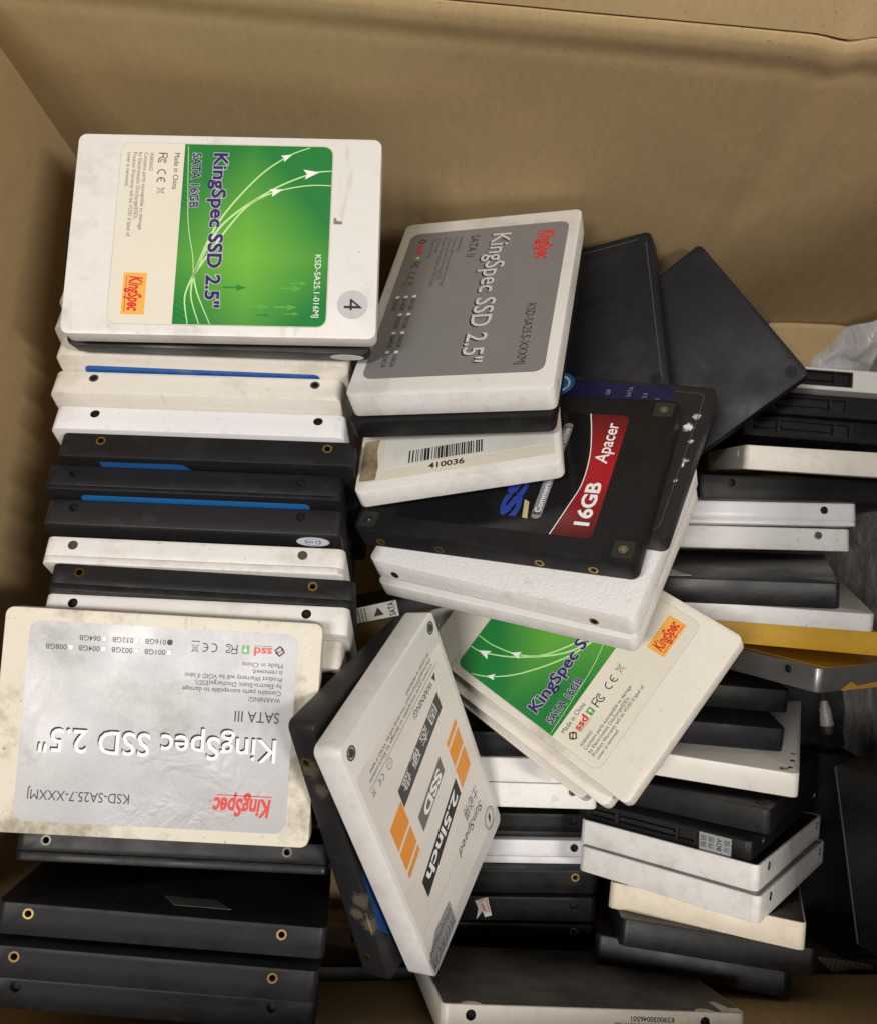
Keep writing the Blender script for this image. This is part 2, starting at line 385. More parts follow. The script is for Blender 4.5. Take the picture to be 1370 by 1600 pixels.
def bez(pts, n=18):
    """smooth curve through the points"""
    out = []; P_ = [pts[0]] + list(pts) + [pts[-1]]
    for i in range(1, len(P_) - 2):
        a, b, c, d = P_[i - 1:i + 3]
        for k in range(n):
            t = k / n; out.append(tuple(.5 * ((2 * b[j]) + (-a[j] + c[j]) * t + (2 * a[j] - 5 * b[j] + 4 * c[j] - d[j]) * t * t + (-a[j] + 3 * b[j] - 3 * c[j] + d[j]) * t ** 3) for j in (0, 1)))
    out.append(tuple(pts[-1])); return out
# measured places of the drives: centre in mm, quaternion, thickness in mm
POSE = {
 'L0c': ([-79.8, 134.02, -42.0], [0.84253, 0.5386, -0.00158, -0.00689], 9.5),
 'L0b': ([-80.28, 122.48, -41.75], [0.83863, 0.54451, -0.00158, -0.01423], 9.5),
 'L0a': ([-80.09, 111.56, -38.47], [0.8298, 0.55773, -0.00652, -0.01823], 9.5),
 'L1': ([-81.59, 101.26, -38.2], [0.82921, 0.55855, -0.00689, -0.01943], 9.5),
 'L2': ([-83.44, 89.56, -41.03], [0.82718, 0.56167, -0.0114, -0.01323], 9.5),
 'L3': ([-82.12, 77.8, -41.41], [0.81718, 0.57609, -0.01118, -0.01466], 9.5),
 'L4': ([-78.31, 67.89, -38.83], [0.8123, 0.58293, -0.01194, -0.01475], 9.5),
 'L5': ([-82.97, 57.15, -41.29], [0.0183, -0.01, -0.58403, 0.81146], 9.5),
 'L6': ([-83.13, 46.05, -43.45], [0.01897, -0.00922, -0.58871, 0.80807], 9.5),
 'L7': ([-82.16, 34.43, -43.21], [0.02139, -0.00758, -0.60795, 0.79365], 9.5),
 'L8': ([-80.01, 24.64, -42.79], [0.03791, 0.00474, -0.60885, 0.79237], 9.5),
 'L9': ([-80.39, 15.07, -42.06], [0.02403, -0.00689, -0.6094, 0.79247], 9.5),
 'L10': ([-82.22, 4.06, -46.81], [0.79209, 0.61004, -0.01255, -0.01696], 9.5),
 'L11': ([-83.23, -5.89, -47.15], [0.79055, 0.6117, -0.00354, -0.0292], 9.5),
 'L12': ([-84.39, -17.0, -46.71], [0.7775, 0.62795, -0.0, -0.03428], 9.5),
 'L13': ([-84.81, -28.15, -47.41], [0.76603, 0.64198, -0.00354, -0.03229], 9.5),
 'L14': ([-85.34, -40.62, -49.03], [0.74281, 0.66874, -0.00632, -0.0313], 9.5),
 'L15': ([-87.67, -52.95, -52.76], [0.0473, 0.0057, -0.69364, 0.71874], 9.5),
 'L17': ([-87.87, -69.21, -42.9], [0.07622, -0.00224, -0.74126, 0.66687], 9.5),
 'L18': ([-89.38, -79.87, -39.42], [0.07452, -0.00612, -0.74805, 0.65942], 9.5),
 'L19': ([-91.03, -89.6, -44.2], [0.08911, 0.0, -0.74766, 0.65808], 9.5),
 'G1': ([-69.26, 144.4, 15.17], [0.99995, 0.00274, 0.00474, -0.0088], 7.0),
 'G2': ([-71.59, 144.58, 5.16], [0.99928, 0.03328, -0.00158, -0.01796], 7.0),
 'K1': ([-88.59, -11.29, -6.27], [0.02842, 0.01458, -0.06006, 0.99768], 7.0),
 'G3': ([12.57, 134.71, -16.55], [0.63236, -0.08272, -0.26895, -0.72176], 9.5),
 'G4': ([13.22, 127.27, -24.48], [0.62825, -0.09585, -0.2829, -0.71839], 7.0),
 'G5': ([8.7, 107.16, -30.21], [0.68074, -0.11637, -0.29438, -0.6606], 7.0),
 'A1': ([27.83, 74.12, -20.97], [0.1373, -0.17755, 0.22555, 0.94803], 9.5),
 'A3': ([43.41, 86.04, -32.67], [0.16618, -0.18507, 0.21899, 0.94349], 7.0),
 'A2': ([33.92, 59.64, -32.23], [0.18443, -0.19043, 0.24326, 0.93303], 9.5),
 'A2b': ([35.88, 53.51, -39.9], [0.18209, -0.20314, 0.24196, 0.93115], 7.0),
 'B1': ([41.89, 140.73, -64.15], [0.02641, 0.20527, -0.06777, -0.976], 9.5),
 'B2': ([86.64, 121.12, -66.33], [0.27639, 0.2081, -0.02297, -0.93796], 7.0),
 'R1': ([163.56, 136.2, -130.4], [0.45194, 0.5518, 0.50418, -0.48689], 9.5),
 'R2': ([166.2, 127.37, -140.71], [0.4562, 0.55711, 0.49843, -0.48278], 9.5),
 'R3': ([168.28, 118.14, -146.81], [0.4481, 0.5492, 0.50734, -0.4901], 9.5),
 'R4': ([161.82, 97.26, -99.94], [0.44941, 0.60879, 0.49821, -0.42331], 9.5),
 'R5': ([149.7, 84.21, -107.6], [0.66058, 0.74802, 0.03997, -0.05002], 9.5),
 'R6': ([123.95, 76.03, -115.38], [0.01255, -0.00158, -0.74849, 0.66303], 9.5),
 'R7': ([124.99, 67.24, -125.28], [0.01194, -0.00652, -0.74843, 0.66307], 9.5),
 'R8': ([108.62, 46.31, -85.17], [0.58504, 0.79526, -0.12177, 0.10229], 9.5),
 'R9': ([124.99, 39.5, -99.62], [0.58299, 0.80411, -0.10125, 0.05725], 7.0),
 'R10': ([131.87, 27.83, -113.0], [0.64149, 0.76339, -0.0749, 0.01072], 9.5),
 'R11': ([147.29, 16.58, -120.93], [0.27389, 0.39705, 0.67617, -0.55689], 9.5),
 'S1': ([107.2, 11.34, -134.57], [0.39235, 0.5773, 0.55194, -0.45623], 9.5),
 'S2': ([103.74, -2.23, -128.0], [0.39855, 0.59528, 0.5456, -0.43489], 9.5),
 'T1': ([121.65, -18.62, -121.88], [0.48808, 0.66986, 0.44383, -0.34071], 9.5),
 'U1': ([119.34, -36.97, -119.78], [0.5494, 0.68314, 0.35681, -0.32276], 9.5),
 'U2': ([113.25, -46.44, -113.53], [0.55758, 0.69327, 0.3363, -0.30884], 7.0),
 'U3': ([113.14, -57.78, -111.73], [0.56257, 0.68378, 0.3242, -0.33295], 9.5),
 'U4': ([112.22, -67.78, -108.65], [0.56418, 0.68439, 0.32067, -0.33239], 9.5),
 'U5': ([113.98, -81.79, -113.52], [0.53537, 0.61594, 0.3807, -0.43482], 9.5),
 'U6': ([104.9, -90.24, -112.33], [0.47515, 0.56098, 0.45599, -0.5016], 9.5),
 'U7': ([102.66, -99.34, -117.54], [0.50971, 0.58704, 0.41784, -0.4701], 9.5),
 'U8': ([172.97, -67.61, -15.58], [0.57934, 0.49389, -0.26837, -0.59026], 9.5),
 'V1': ([44.95, -104.76, -57.18], [0.07662, 0.02449, -0.6996, 0.70999], 9.5),
 'M0': ([16.06, -4.64, -121.32], [0.64434, 0.7643, -0.02253, 0.01294], 9.5),
 'M1': ([14.93, -15.43, -115.58], [0.6445, 0.76405, -0.02475, 0.01525], 9.5),
 'M2': ([14.96, -25.29, -115.26], [0.64465, 0.76364, -0.02971, 0.01994], 9.5),
 'M3': ([14.35, -34.86, -116.5], [0.64452, 0.76367, -0.0309, 0.02121], 9.5),
 'M4': ([14.7, -49.69, -137.73], [0.65033, 0.75951, -0.0, -0.01475], 9.5),
 'M5': ([14.22, -59.81, -135.69], [0.65042, 0.75942, 0.0, -0.01517], 9.5),
 'M6': ([13.34, -70.46, -130.58], [0.65069, 0.75915, 0.00387, -0.01643], 9.5),
 'M7': ([12.52, -80.48, -129.23], [0.65089, 0.75905, 0.0, -0.01378], 9.5),
 'M8': ([13.46, -93.23, -140.18], [0.65509, 0.75527, 0.0, -0.02049], 9.5),
 'W1': ([-6.04, -33.8, -31.15], [0.769, -0.20935, 0.47751, -0.36986], 9.5),
 'W2': ([-15.54, -34.33, -36.82], [0.74554, -0.22434, 0.45541, -0.43179], 9.5),
 'Y1': ([51.05, 15.31, -53.24], [0.31235, -0.24623, 0.06885, 0.91492], 7.0),
 'Y2': ([45.64, 13.16, -63.34], [0.31235, -0.24623, 0.06885, 0.91492], 7.0),
 'X1': ([-26.43, 38.59, -128.31], [0.50566, 0.4852, 0.58956, -0.40162], 7.0),
 'Y3': ([39.68, 14.36, -74.82], [0.31235, -0.24623, 0.06885, 0.91492], 7.0),
}

# ------------------------------------------------------------------ drives
ROOT = {}
def drive(key, label, col='white', hole='hole', seam=None, conn=False, group=None, holes=None, covercol=None):
    t, q, T = POSE[key]; q = Quaternion(q)
    if key == 'U8': q = q @ Quaternion((0, 0, 1), math.pi / 2)
    r = bpy.data.objects.new('solid_state_drive', None); C.objects.link(r); r.empty_display_size = .01
    r.location = [v * MM for v in t]; r.rotation_mode = 'QUATERNION'; r.rotation_quaternion = q
    r['label'] = label; r['category'] = 'drive'; r['group'] = group or 'drives packed in the carton'
    me, cover = case_mesh(T, seam, conn, hole is not None)
    link('case', me, col, r)
    if cover: link('cover', cover, covercol or col, r)
    if hole in INS:
        for x, s in (holes or HOLES):
            o = link('screw_insert', INS[hole], 'steel' if hole != 'brass' else 'brass', r)
            o.location = (x * MM, 34.925 * s * MM, (-T / 2 + 3) * MM); o.rotation_euler = (0, random.uniform(0, 1.5), 0 if s > 0 else math.pi)
    elif hole:
        for x, s in HOLES:
            o = link('hole_shade', HOLE_SHADE, 'pit', r); o.location = (x * MM, 34.925 * s * MM, (-T / 2 + 3) * MM); o.rotation_euler = (0, 0, 0 if s > 0 else math.pi)
    if conn:
        c = link('connector', CONN, 'conn', r); p = link('contact_pins', PINS, 'pins', c)
        if T < 8: c.scale = (1, 1, .72)
    ROOT[key] = (r, T); return r, T
def corner_screws(key, pts, m='steel', face=1, k=1.):
    r, T = ROOT[key]
    for x, y in pts:
        o = link('corner_screw', CSCREW, m, r); o.location = (x * MM, y * MM, face * T / 2 * MM)
        o.scale = (k, k, 1)
        if face < 0: o.rotation_euler = (math.pi, 0, 0)
def seam_line(key, z, m='pit'):
    pass

LINES_G = (("WARNING!", 6.6), ("Contains parts susceptible to damage", 27.5), ("by Electrostatic Discharge(ESD).", 24), ("Product Warranty will be VOID if label of", 30), ("cover is removed.", 12.4))
def bin_icon(p, x, y, h, ink):
    w_ = h * .55
    p.line([(x, y + h * .8), (x + w_ * .15, y + h * .15), (x + w_ * .85, y + h * .15), (x + w_, y + h * .8)], h * .05, ink)
    p.line([(x - w_ * .15, y + h * .8), (x + w_ * 1.15, y + h * .8)], h * .06, ink)
    p.line([(x - w_ * .3, y + h), (x + w_ * 1.3, y)], h * .05, ink); p.line([(x - w_ * .3, y), (x + w_ * 1.3, y + h)], h * .05, ink)
def ce_mark(p, x, y, h, ink):
    for cx, e in ((x + h * .5, 0), (x + h * 1.55, 1)):
        p.line([(cx + h * .46 * math.cos(math.radians(a)), y + h / 2 + h * .46 * math.sin(math.radians(a))) for a in range(70, 291, 20)], h * .13, ink)
        if e: p.line([(cx - h * .44, y + h / 2), (cx, y + h / 2)], h * .12, ink)
def fc_mark(p, x, y, h, ink):
    p.line([(x, y), (x, y + h), (x + h * .6, y + h)], h * .14, ink); p.line([(x, y + h * .52), (x + h * .5, y + h * .52)], h * .13, ink)
    cx = x + h * .98
    p.line([(cx + h * .46 * math.cos(math.radians(a)), y + h * .46 + h * .46 * math.sin(math.radians(a))) for a in range(50, 311, 20)], h * .12, ink)
    p.line([(cx + h * .1 + h * .24 * math.cos(math.radians(a)), y + h * .46 + h * .24 * math.sin(math.radians(a))) for a in range(50, 311, 20)], h * .1, ink)
def ssd_logo(p, x, y, h):
    p.line([(x + h * .9, y + h * .62), (x + h * .5, y + h), (x, y + h * .55), (x + h * .3, y + h * .3)], h * .2, 'ink')
    p.line([(x + h * .1, y + h * .38), (x + h * .5, y), (x + h, y + h * .45), (x + h * .7, y + h * .7)], h * .2, 'ink')
    p.line([(x + h * .25, y + h * .55), (x + h * .5, y + h * .4), (x + h * .5, y + h * .65), (x + h * .78, y + h * .5)], h * .15, 'red')
    p.text('ssd', x + h * 1.3, y + h * .22, h * .86, 'red', width=h * 1.9, bold=.03)
    p.line([(x + h * 1.3, y + h * .05), (x + h * 3.2, y + h * .05)], h * .07, 'greyink')
def eco_square(p, x, y, h):
    p.poly([(x, y), (x + h * .85, y), (x + h * .85, y + h), (x, y + h)], 'greenprint'); p.disc(x + h * .45, y + h * .6, h * .2, 'whiteink', .02, 10)
    p.line([(x + h * .45, y + h * .1), (x + h * .45, y + h * .6)], h * .08, 'whiteink', dw=.02)
NM = {'red': 'logo_print', 'whiteink': 'white_print', 'halo': 'text_outline', 'navy': 'printed_title', 'logoyellow': 'logo_plate', 'palegreen': 'arrow_print', 'darkgreen': 'arrow_print', 'greenprint': 'arrow_print', 'orangeprint': 'orange_stripe', 'shade': 'text_shadow', 'greyink': 'fine_print'}
def green_label(key, full):
    r, T = ROOT[key]
    L = sheet('label', 'z+', T, [rrect(-35.5, 34.2, -31.4, 31.9, 3.2)], 'cream_label', r)
    g = sheet('green_panel', 'z+', T, [rrect(-14.7, 34.0, -31.2, 31.7, [3.0, 0, 0, 3.0])], 'green', L, .09, .105)
    e = Print('z+', T, (1, 0), (0, 1), .10); o = rrect(-35.5, 34.2, -31.4, 31.9, 3.2); e.line(o + o[:1], .14, 'greyink', dw=-.02)
    p = Print('z+', T, (0, -1), (1, 0), .13)
    # light streaks fan out of one point (given as reading x = -local y, y = local x)
    N = (14.5, -9.0)
    def st(pts, w0, w1): p.line(bez([N] + pts), w0, 'palegreen', w1)
    st([(-3.4, -2.4), (-19.5, 9.2), (-27.8, 19.0), (-31.3, 26.5)], .75, .3)
    st([(-2.6, -1.2), (-15.1, 13.6), (-21.8, 27.0), (-23.0, 33.8)], .8, .35)
    st([(-1.4, .6), (-10.4, 7.6), (-15.2, 16.0), (-17.6, 26.0), (-17.8, 33.9)], .7, .3)
    st([(22, -11.2), (31.0, -9.8)], .7, .3); st([(22, -9.2), (31.0, -6.2)], .6, .3); st([(21, -7.2), (31.0, -2.7)], .6, .25); st([(8, -9.6), (-5, -12), (-31, -13.6)], .3, .2)
    def arrow(x, y, ang, s, ink, dw=.01):
        c, q = math.cos(ang), math.sin(ang); T_ = lambda a, b: (x + a * c - b * q, y + a * q + b * c)
        p.poly([T_(s, 0), T_(-.5 * s, .52 * s), T_(-.22 * s, 0)], ink, dw); p.poly([T_(s, 0), T_(-.22 * s, 0), T_(-.5 * s, -.52 * s)], ink, dw)
    arrow(-27.6, 18.6, 2.05, 2.4, 'whiteink'); arrow(-21.9, 26.6, 1.75, 3.4, 'whiteink'); arrow(-15.2, 15.6, 1.9, 2.8, 'whiteink')
    for (x, y, s, ink) in ((18.4, 6, 2.2, 'darkgreen'), (18.4, 15, 2.1, 'greenprint'), (18.4, 24, 2.2, 'greenprint'), (24.8, 13.5, 2.4, 'greenprint'), (24.8, 22.5, 2.2, 'greenprint'), (16.6, 26, 1.6, 'greenprint'), (27, 24, 1.4, 'greenprint'), (27.6, 15, 1.3, 'darkgreen')):
        arrow(x, y, math.pi / 2, s, ink); p.line([(x, y - s * 2.4), (x, y)], s * .28, ink)
    for k in range(30):   # faint mesh of curves at the foot of the panel
        a = -29.5 + k * 2.0
        if k % 1 == 0: p.line(bez([(a, -14.2), (a + 3.5, -11.5 + .12 * k), (a + 9 if a < 15 else a + 3, -8 + .25 * (k % 9))], 5), .10, 'greenprint', .06, -.015)
    for dx, dy in ((.25, 0), (-.25, 0), (0, .25), (0, -.25), (.2, .2), (-.2, -.2), (.2, -.2), (-.2, .2)):
        p.text('KingSpec SSD 2.5"', -28.6 + dx, -4.8 + dy, 4.4, 'halo', 54, .02, dw=.03); p.text('SATA 16GB', -28.5 + dx * .7, -11.9 + dy * .7, 2.8, 'halo', 19.5, .015, dw=.03)
    p.text('KingSpec SSD 2.5"', -28.6, -4.8, 4.4, 'navy', 54, .022, dw=.06); p.text('SATA 16GB', -28.5, -11.9, 2.8, 'navy', 19.5, .012, dw=.06)
    p.text('KSD-SA25.1-016MJ', 6.6, 29.8, 1.9, 'whiteink', 21.5, 0, dw=.03)
    p.text('Made in China', -28.4, -17.9, 1.7, 'ink', 13, .006)
    if full:
        ssd_logo(p, -28.6, -22.4, 3.1); eco_square(p, -17.6, -22.2, 2.8); fc_mark(p, -13.6, -22.4, 3.3, 'ink'); ce_mark(p, -6.4, -22.2, 3.0, 'ink'); bin_icon(p, 1.2, -22.2, 3.4, 'greyink')
    else:
        fc_mark(p, -28.2, -23.1, 2.7, 'shade'); ce_mark(p, -22.4, -23.1, 2.7, 'shade'); bin_icon(p, -15.6, -23.0, 2.8, 'greyink')
    for i, (t_, w_) in enumerate(LINES_G): p.text(t_, -28.4, -26.0 - i * 1.85, 1.25, 'shade' if full else 'greyink', w_, .004)
    p.poly([(14, -31.2), (28.2, -31.2), (28.2, -23.8), (14, -23.8)], 'logoyellow')
    p.text('KingSpec', 15.2, -29.2, 4.1, 'red', 11.6, .03, .12, .02); p.line([(15.2, -30.2), (27.4, -30.2)], .25, 'red', dw=.02)
    p.build(L, NM); e.build(L, {'greyink': 'label_edge'})

def grey_label(key, mat, model, sata, v2):
    r, T = ROOT[key]
    L = sheet('label', 'z+', T, [rrect(-42.5, 42, -31, 31, 3.6)], mat, r)
    p = Print('z+', T, (1, 0), (0, 1), .11)
    txt, sub = ('ink', 'ink') if not v2 else ('ink', 'shade')
    [p.text('KingSpec SSD 2.5"', -37.9 + .13 * q_, 2.4 - .2 * q_, 7.0, 'ink', 74, .006) for q_ in (1, 2, 3)]; p.text('KingSpec SSD 2.5"', -37.9, 2.4, 7.0, 'softwhite' if v2 else 'halo', 74, .009, dw=.03)
    p.text(sata, -38.2, -6.2, 3.3, txt, 14, .004)
    p.text('KingSpec', -37.4, 20.9, 5.2, 'red', 17.6, .035, .12); p.line([(-37.6, 19.9), (-20.5, 19.9)], .35, 'red'); p.ring(-18.6, 22, .4, .2, 'red', n=8)
    p.text(model, 6.6, 21.3, 3.0, txt, 31.5, .004)
    y0 = -10.8
    for i, (t_, w_) in enumerate((("WARNING!", 10), ("Contains parts susceptible to damage", 31), ("by Electro-Static Discharge(ESD).", 27.5), ("Product Warranty will be VOID if label", 30.5), ("is removed.", 9.5), ("Made in China", 12.8))):
        p.text(t_, -38.2, y0 - i * 2.15, 1.45, sub, w_, .004)
    ssd_logo(p, -38.4, -27.0, 3.0); eco_square(p, -27.3, -26.8, 2.7)
    fc_mark(p, -23.4, -26.8, 2.8, txt); ce_mark(p, -17.2, -26.8, 2.7, txt); bin_icon(p, -11.0, -26.4, 2.8, txt); p.line([(-11.6, -27.2), (-9, -27.2)], .3, txt)
    rows = (('001GB', '002GB', '004GB', '008GB'), ('016GB', '032GB', '064GB')) if not v2 else (('001GB', '002GB', '004GB', '008GB'), ('016GB', '032GB', '064GB', '128GB'), ('256GB',))
    for j, row in enumerate(rows):
        for i, t_ in enumerate(row):
            x, y = -2.9 + i * 10.3, -23.9 - j * 3.2 + (1.6 if v2 else 0)
            if t_ == '016GB' and not v2: p.disc(x + .7, y + .7, .95, 'ink', .03, 8)
            p.poly([(x, y), (x + 1.4, y), (x + 1.4, y + 1.5), (x, y + 1.5)], 'whiteink'); p.line([(x, y), (x + 1.4, y), (x + 1.4, y + 1.5), (x, y + 1.5), (x, y)], .1, 'greyink', dw=.01)
            p.text(t_, x + 1.9, y, 1.6, 'ink', 6.6, .006)
    p.build(L, NM)

LROW = 'drives standing on edge in the left row'; MROW = 'drives standing on edge in the middle row'
RROW = 'drives in the upper right stack'; UROW = 'drives in the lower right stack'; TOP = 'drives lying on top of the rows'; CEN = 'drives heaped in the centre'
# left row, far to near
for k_, d_ in (('L0c', -1.0), ('L0b', -3.5), ('L0a', -3.0)): POSE[k_][0][0] += d_
drive('L0c', 'white drive standing behind three others, mostly hidden under the green-labelled drive, farthest back', 'white', group=LROW)
drive('L0b', 'white drive whose corner peeks out left of the green label, second from the back wall', 'white', group=LROW)
drive('L0a', 'white drive whose corner peeks out left of the green label, third from the back wall', 'white', group=LROW)
drive('L1', 'ivory drive with blue label strip, just under the black drive beneath the green label', 'ivory', 'screw', group=LROW)
drive('L2', 'ivory white drive with two dark screws, standing just in front of the blue label strip', 'ivory', 'steel', group=LROW)
drive('L3', 'clean cool white drive with rounded edges, standing above the brass-screwed black drive', 'cool', group=LROW)
drive('L4', 'black drive with brass screws and partly blue label, directly below the cool white one', 'matte', 'brass', group=LROW)
drive('L5', 'dark grey drive with a thin bright blue label strip, under the black brass-screwed drive', 'slate', 'hole', 3.2, group=LROW)
drive('L6', 'thick black drive with pale oval seal at its lower right, above a white screwed drive', 'grain', group=LROW)
drive('L7', 'white drive with seam line and two steel screws, between two black drives', 'white', 'screw', 2.2, group=LROW)
drive('L8', 'black drive with brass rims, between the two white drives above the silver label', 'matte', 'brass', 2.4, group=LROW)
drive('L9', 'white drive with two black holes, touching the upper edge of the silver-labelled drive', 'white', group=LROW)
drive('L10', 'ivory drive whose right corner shows beside the silver-labelled drive', 'ivory', group=LROW)
for k in ('L11', 'L12', 'L13', 'L14'):
    drive(k, 'black drive standing hidden beneath the silver-labelled drive in the left row', 'black', group=LROW)
drive('L15', 'black drive with two steel-rimmed holes, directly below the silver-labelled drive', 'black', 'steel', 1.8, group=LROW)
drive('L17', 'dark slate drive with brass rims, third from the front wall, small sticker behind it', 'slate', 'brass', group=LROW)
drive('L18', 'dark slate drive with brass rims, second from the front wall at lower left', 'slate', 'brass', group=LROW)
drive('L19', 'plain black drive touching the front wall at the lower left corner', 'black', group=LROW)
# flat ones on the left
drive('G1', 'white drive lying flat with green label, orange logo and round number 4 sticker', 'white', None, group=TOP)
drive('G2', 'black drive lying under the green-labelled drive with number 4 sticker, pale oval seal', 'black', None, group=TOP)
drive('K1', 'grimy cream drive lying flat at left with big silver label printed upside down', 'grimy', None, group=TOP)
# centre heap
drive('G3', 'white drive tilted back with silver label coloured grey for shade and red logo, top centre', 'white', 'hole', group=CEN)
drive('G4', 'black drive sandwiched between the grey-labelled drive and the barcode drive', 'black', None, group=CEN)
drive('G5', 'yellowed white drive with barcode sticker 410036', 'white', None, group=CEN)
drive('A3', 'black drive with torn white fluff, lying under the red and black labelled drive', 'black', None, group=CEN)
drive('A1', 'black drive with red and black label and corner screws, in the centre', 'matte', 'brass', group=CEN, holes=HOLES + ((18, 1), (-18, 1), ))
drive('A2', 'white embossed drive with brass screws, under the red and black labelled drive', 'emboss', 'brass', group=CEN)
drive('A2b', 'thin white drive directly under the embossed white drive', 'white', None, group=CEN)
drive('B1', 'dark slate drive leaning on the back wall, right of the grey-labelled drive', 'slate', None, group=CEN)
drive('B2', 'dark slate drive turned like a diamond against the back wall, corner screws showing', 'slate', None, group=CEN)
drive('X1', 'black drive deep in the centre gap with white arrow sticker', 'black', None, group=CEN)
drive('W2', 'black scraped drive with tan glue marks, behind the white orange-striped drive', 'black', 'brass', group=CEN)
drive('W1', 'white drive with orange stripes and black bars, tilted diagonally at bottom centre', 'white', None, group=CEN)
drive('Y3', 'white drive lowest of three fanned out under the green labelled diagonal drive', 'ivory', group=CEN)
drive('Y2', 'white drive sandwiched just under the diagonal drive with the green label', 'ivory', group=CEN)
drive('Y1', 'ivory drive lying diagonally with green label partly covered, centre right', 'ivory', None, group=CEN)
# right, upper stack
drive('R1', 'white drive with black connector recess, nearest the back wall at right', 'white', None, None, True, group=RROW)
drive('R2', 'black drive with connector facing up, directly below the white connector drive', 'matte', None, None, True, group=RROW)
drive('R3', 'black drive with wide connector facing up, just above the cream block-like drive end', 'matte', None, None, True, group=RROW)
drive('R4', 'cream drive with tan sticker on top, end and short side showing at right', 'ivory', group=RROW)
drive('R5', 'black drive with one hole, between the cream drive and two white drives', 'black', group=RROW)
drive('R6', 'cool white drive with black hole, upper of two white ones at right', 'cool', 'hole', 2.6, group=RROW)
drive('R7', 'white drive with steel screw, lower of two white ones at right', 'white', 'screw', group=RROW)
drive('R8', 'glossy black drive with scrap of clear plastic on it, at right', 'grain', None, group=RROW)
drive('R9', 'white drive projecting beneath the glossy black drive at right', 'white', None, group=RROW)
drive('R10', 'amber yellow drive at the right, under the white one', 'yellow', None, group=RROW)
drive('R11', 'silver metal drive with amber tape, corner pointing forward at right', 'silver', 'hole', group=RROW)
drive('S1', 'dark drive half hidden below the yellow one, beside the silver corner', 'black', None, group=UROW)
drive('S2', 'dark drive lying right on the white drive with black scuffs', 'slate', None, group=UROW)
drive('T1', 'white drive with black scuff marks at its right corner', 'white', None, group=UROW)
drive('U1', 'black drive with two small screws, under the scuffed white drive', 'matte', None, group=UROW)
drive('U2', 'black drive with connector and silver sticker on its rounded end', 'black', 'steel', None, True, group=UROW)
drive('U3', 'white drive directly under the black connector drive with silver sticker', 'white', 'steel', group=UROW)
drive('U4', 'white drive, lower of the two white slabs fanned at lower right', 'white', 'steel', group=UROW)
drive('U5', 'yellowed cream drive with black top, under the two fanned white slabs', 'cream', None, group=UROW)
drive('U6', 'dark drive under the yellowed cream drive, second lowest at lower right', 'grain', None, group=UROW)
drive('U7', 'dark drive lowest of the lower right stack, beside the dusty black-topped drive', 'grain', None, group=UROW)
drive('U8', 'black drive leaning against the right wall with a highlight line painted along its edge', 'black', None, group=UROW)
eq = lambda x, y, z: list(Euler((math.radians(x), math.radians(y), math.radians(z))).to_quaternion())
POSE['F1'] = ([164, 0, -180], eq(4, -6, 12), 9.5); POSE['F2'] = ([166, -78, -170], eq(0, -7, 84), 9.5)  # added filler drives, placed to darken the deep gaps at lower right
POSE['F3'] = ([160, -108.6, -132], eq(90, 0, 0), 7.0); POSE['F4'] = ([-52, -108.8, -122], eq(90, 0, 0), 7.0)  # added filler drives, placed to darken the front wall low down
drive('F3', 'added black filler drive darkening the front wall in the lower right corner', 'black', None, group='drives at the front wall')
drive('F4', 'added black filler drive darkening the front wall left of the dusty topped drive', 'black', None, group='drives at the front wall')
drive('F1', 'added black filler drive standing in for deep shade under the silver metal drive', 'black', None, group=UROW)
drive('F2', 'added black filler drive darkening the gap between lower right stack and the leaning drive', 'black', None, group=UROW)
drive('V1', 'cream drive with dusty black top, at the bottom edge against the front wall', 'ivory', 'hole', group='drives at the front wall')
# middle row
drive('M0', 'black drive farthest back in the middle row, under the diagonal green-labelled drive', 'black', group=MROW)
drive('M1', 'black drive right above the two white ones of the middle row', 'black', group=MROW)
drive('M2', 'white drive, upper of the two adjoining white ones in the middle row', 'white', 'steel', group=MROW)
drive('M3', 'white drive, lower of the two adjoining white ones in the middle row', 'white', 'steel', group=MROW)
drive('M4', 'black drive between the white ones of the middle row', 'black', 'hole', 2.4, group=MROW)
drive('M5', 'white seamed drive alone between black ones in the middle row', 'cool', 'hole', 1.9, group=MROW)
drive('M6', 'black drive with bright brass-rimmed hole, below the seamed white one, middle row', 'black', 'brass', group=MROW)
drive('M7', 'black drive with torn red and white sticker in the middle row', 'black', group=MROW)
drive('M8', 'black drive nearest the viewer in the middle row, behind the dusty drive', 'black', 'brass', group=MROW)

# ---- worn surfaces on particular drives
def recolor(key, m):
    for o in ROOT[key][0].children:
        if o.name.split('.')[0] in ('case', 'cover'): o.material_slots[0].material = m
recolor('W2', worn('scraped_black_plastic', (.013, .013, .015), [(-34, -34.9, -1, 7), (-26, -34.9, 1, 5), (16, -34.9, 3, 6), (26, -34.9, 4, 6), (22, -34.9, 0, 5)], (.10, .083, .055), 900))
recolor('A3', worn('torn_label_black_plastic', (.014, .014, .015), [(-44.6, -14.4, 3.5, 3.4), (-46, -20, 3.5, 2.8), (-47, -8, 3.5, 1.8), (-47.5, 0.6, 3.5, 2.0), (-46.5, 10, 3.5, 1.6)], (.60, .60, .60), 700))
recolor('L6', worn('chalk_rubbed_black_plastic', (.012, .012, .014), [(-5, 34.9, 4.2, 18), (10, 34.9, 4.2, 12), (-20, 34.9, 4.2, 10)], (.16, .16, .17), 700))
recolor('T1', worn('scuffed_white_plastic', (.80, .77, .72), [(-46, 29.5, -4.75, 3.6), (-44, 31.5, -4.75, 2.2), (-36, 32, -4.75, 2.6), (-28, 32.5, -4.75, 2.0)], (.03, .025, .02), 210, .4))

# ---- labels
green_label('G1', False); green_label('Y1', True)
grey_label('K1', 'silverlabel', 'KSD-SA25.7-XXXMJ', 'SATA III', False); grey_label('G3', 'silverlabel_shaded', 'KSD-SA25.5-XXXMJ', 'SATA II', True)
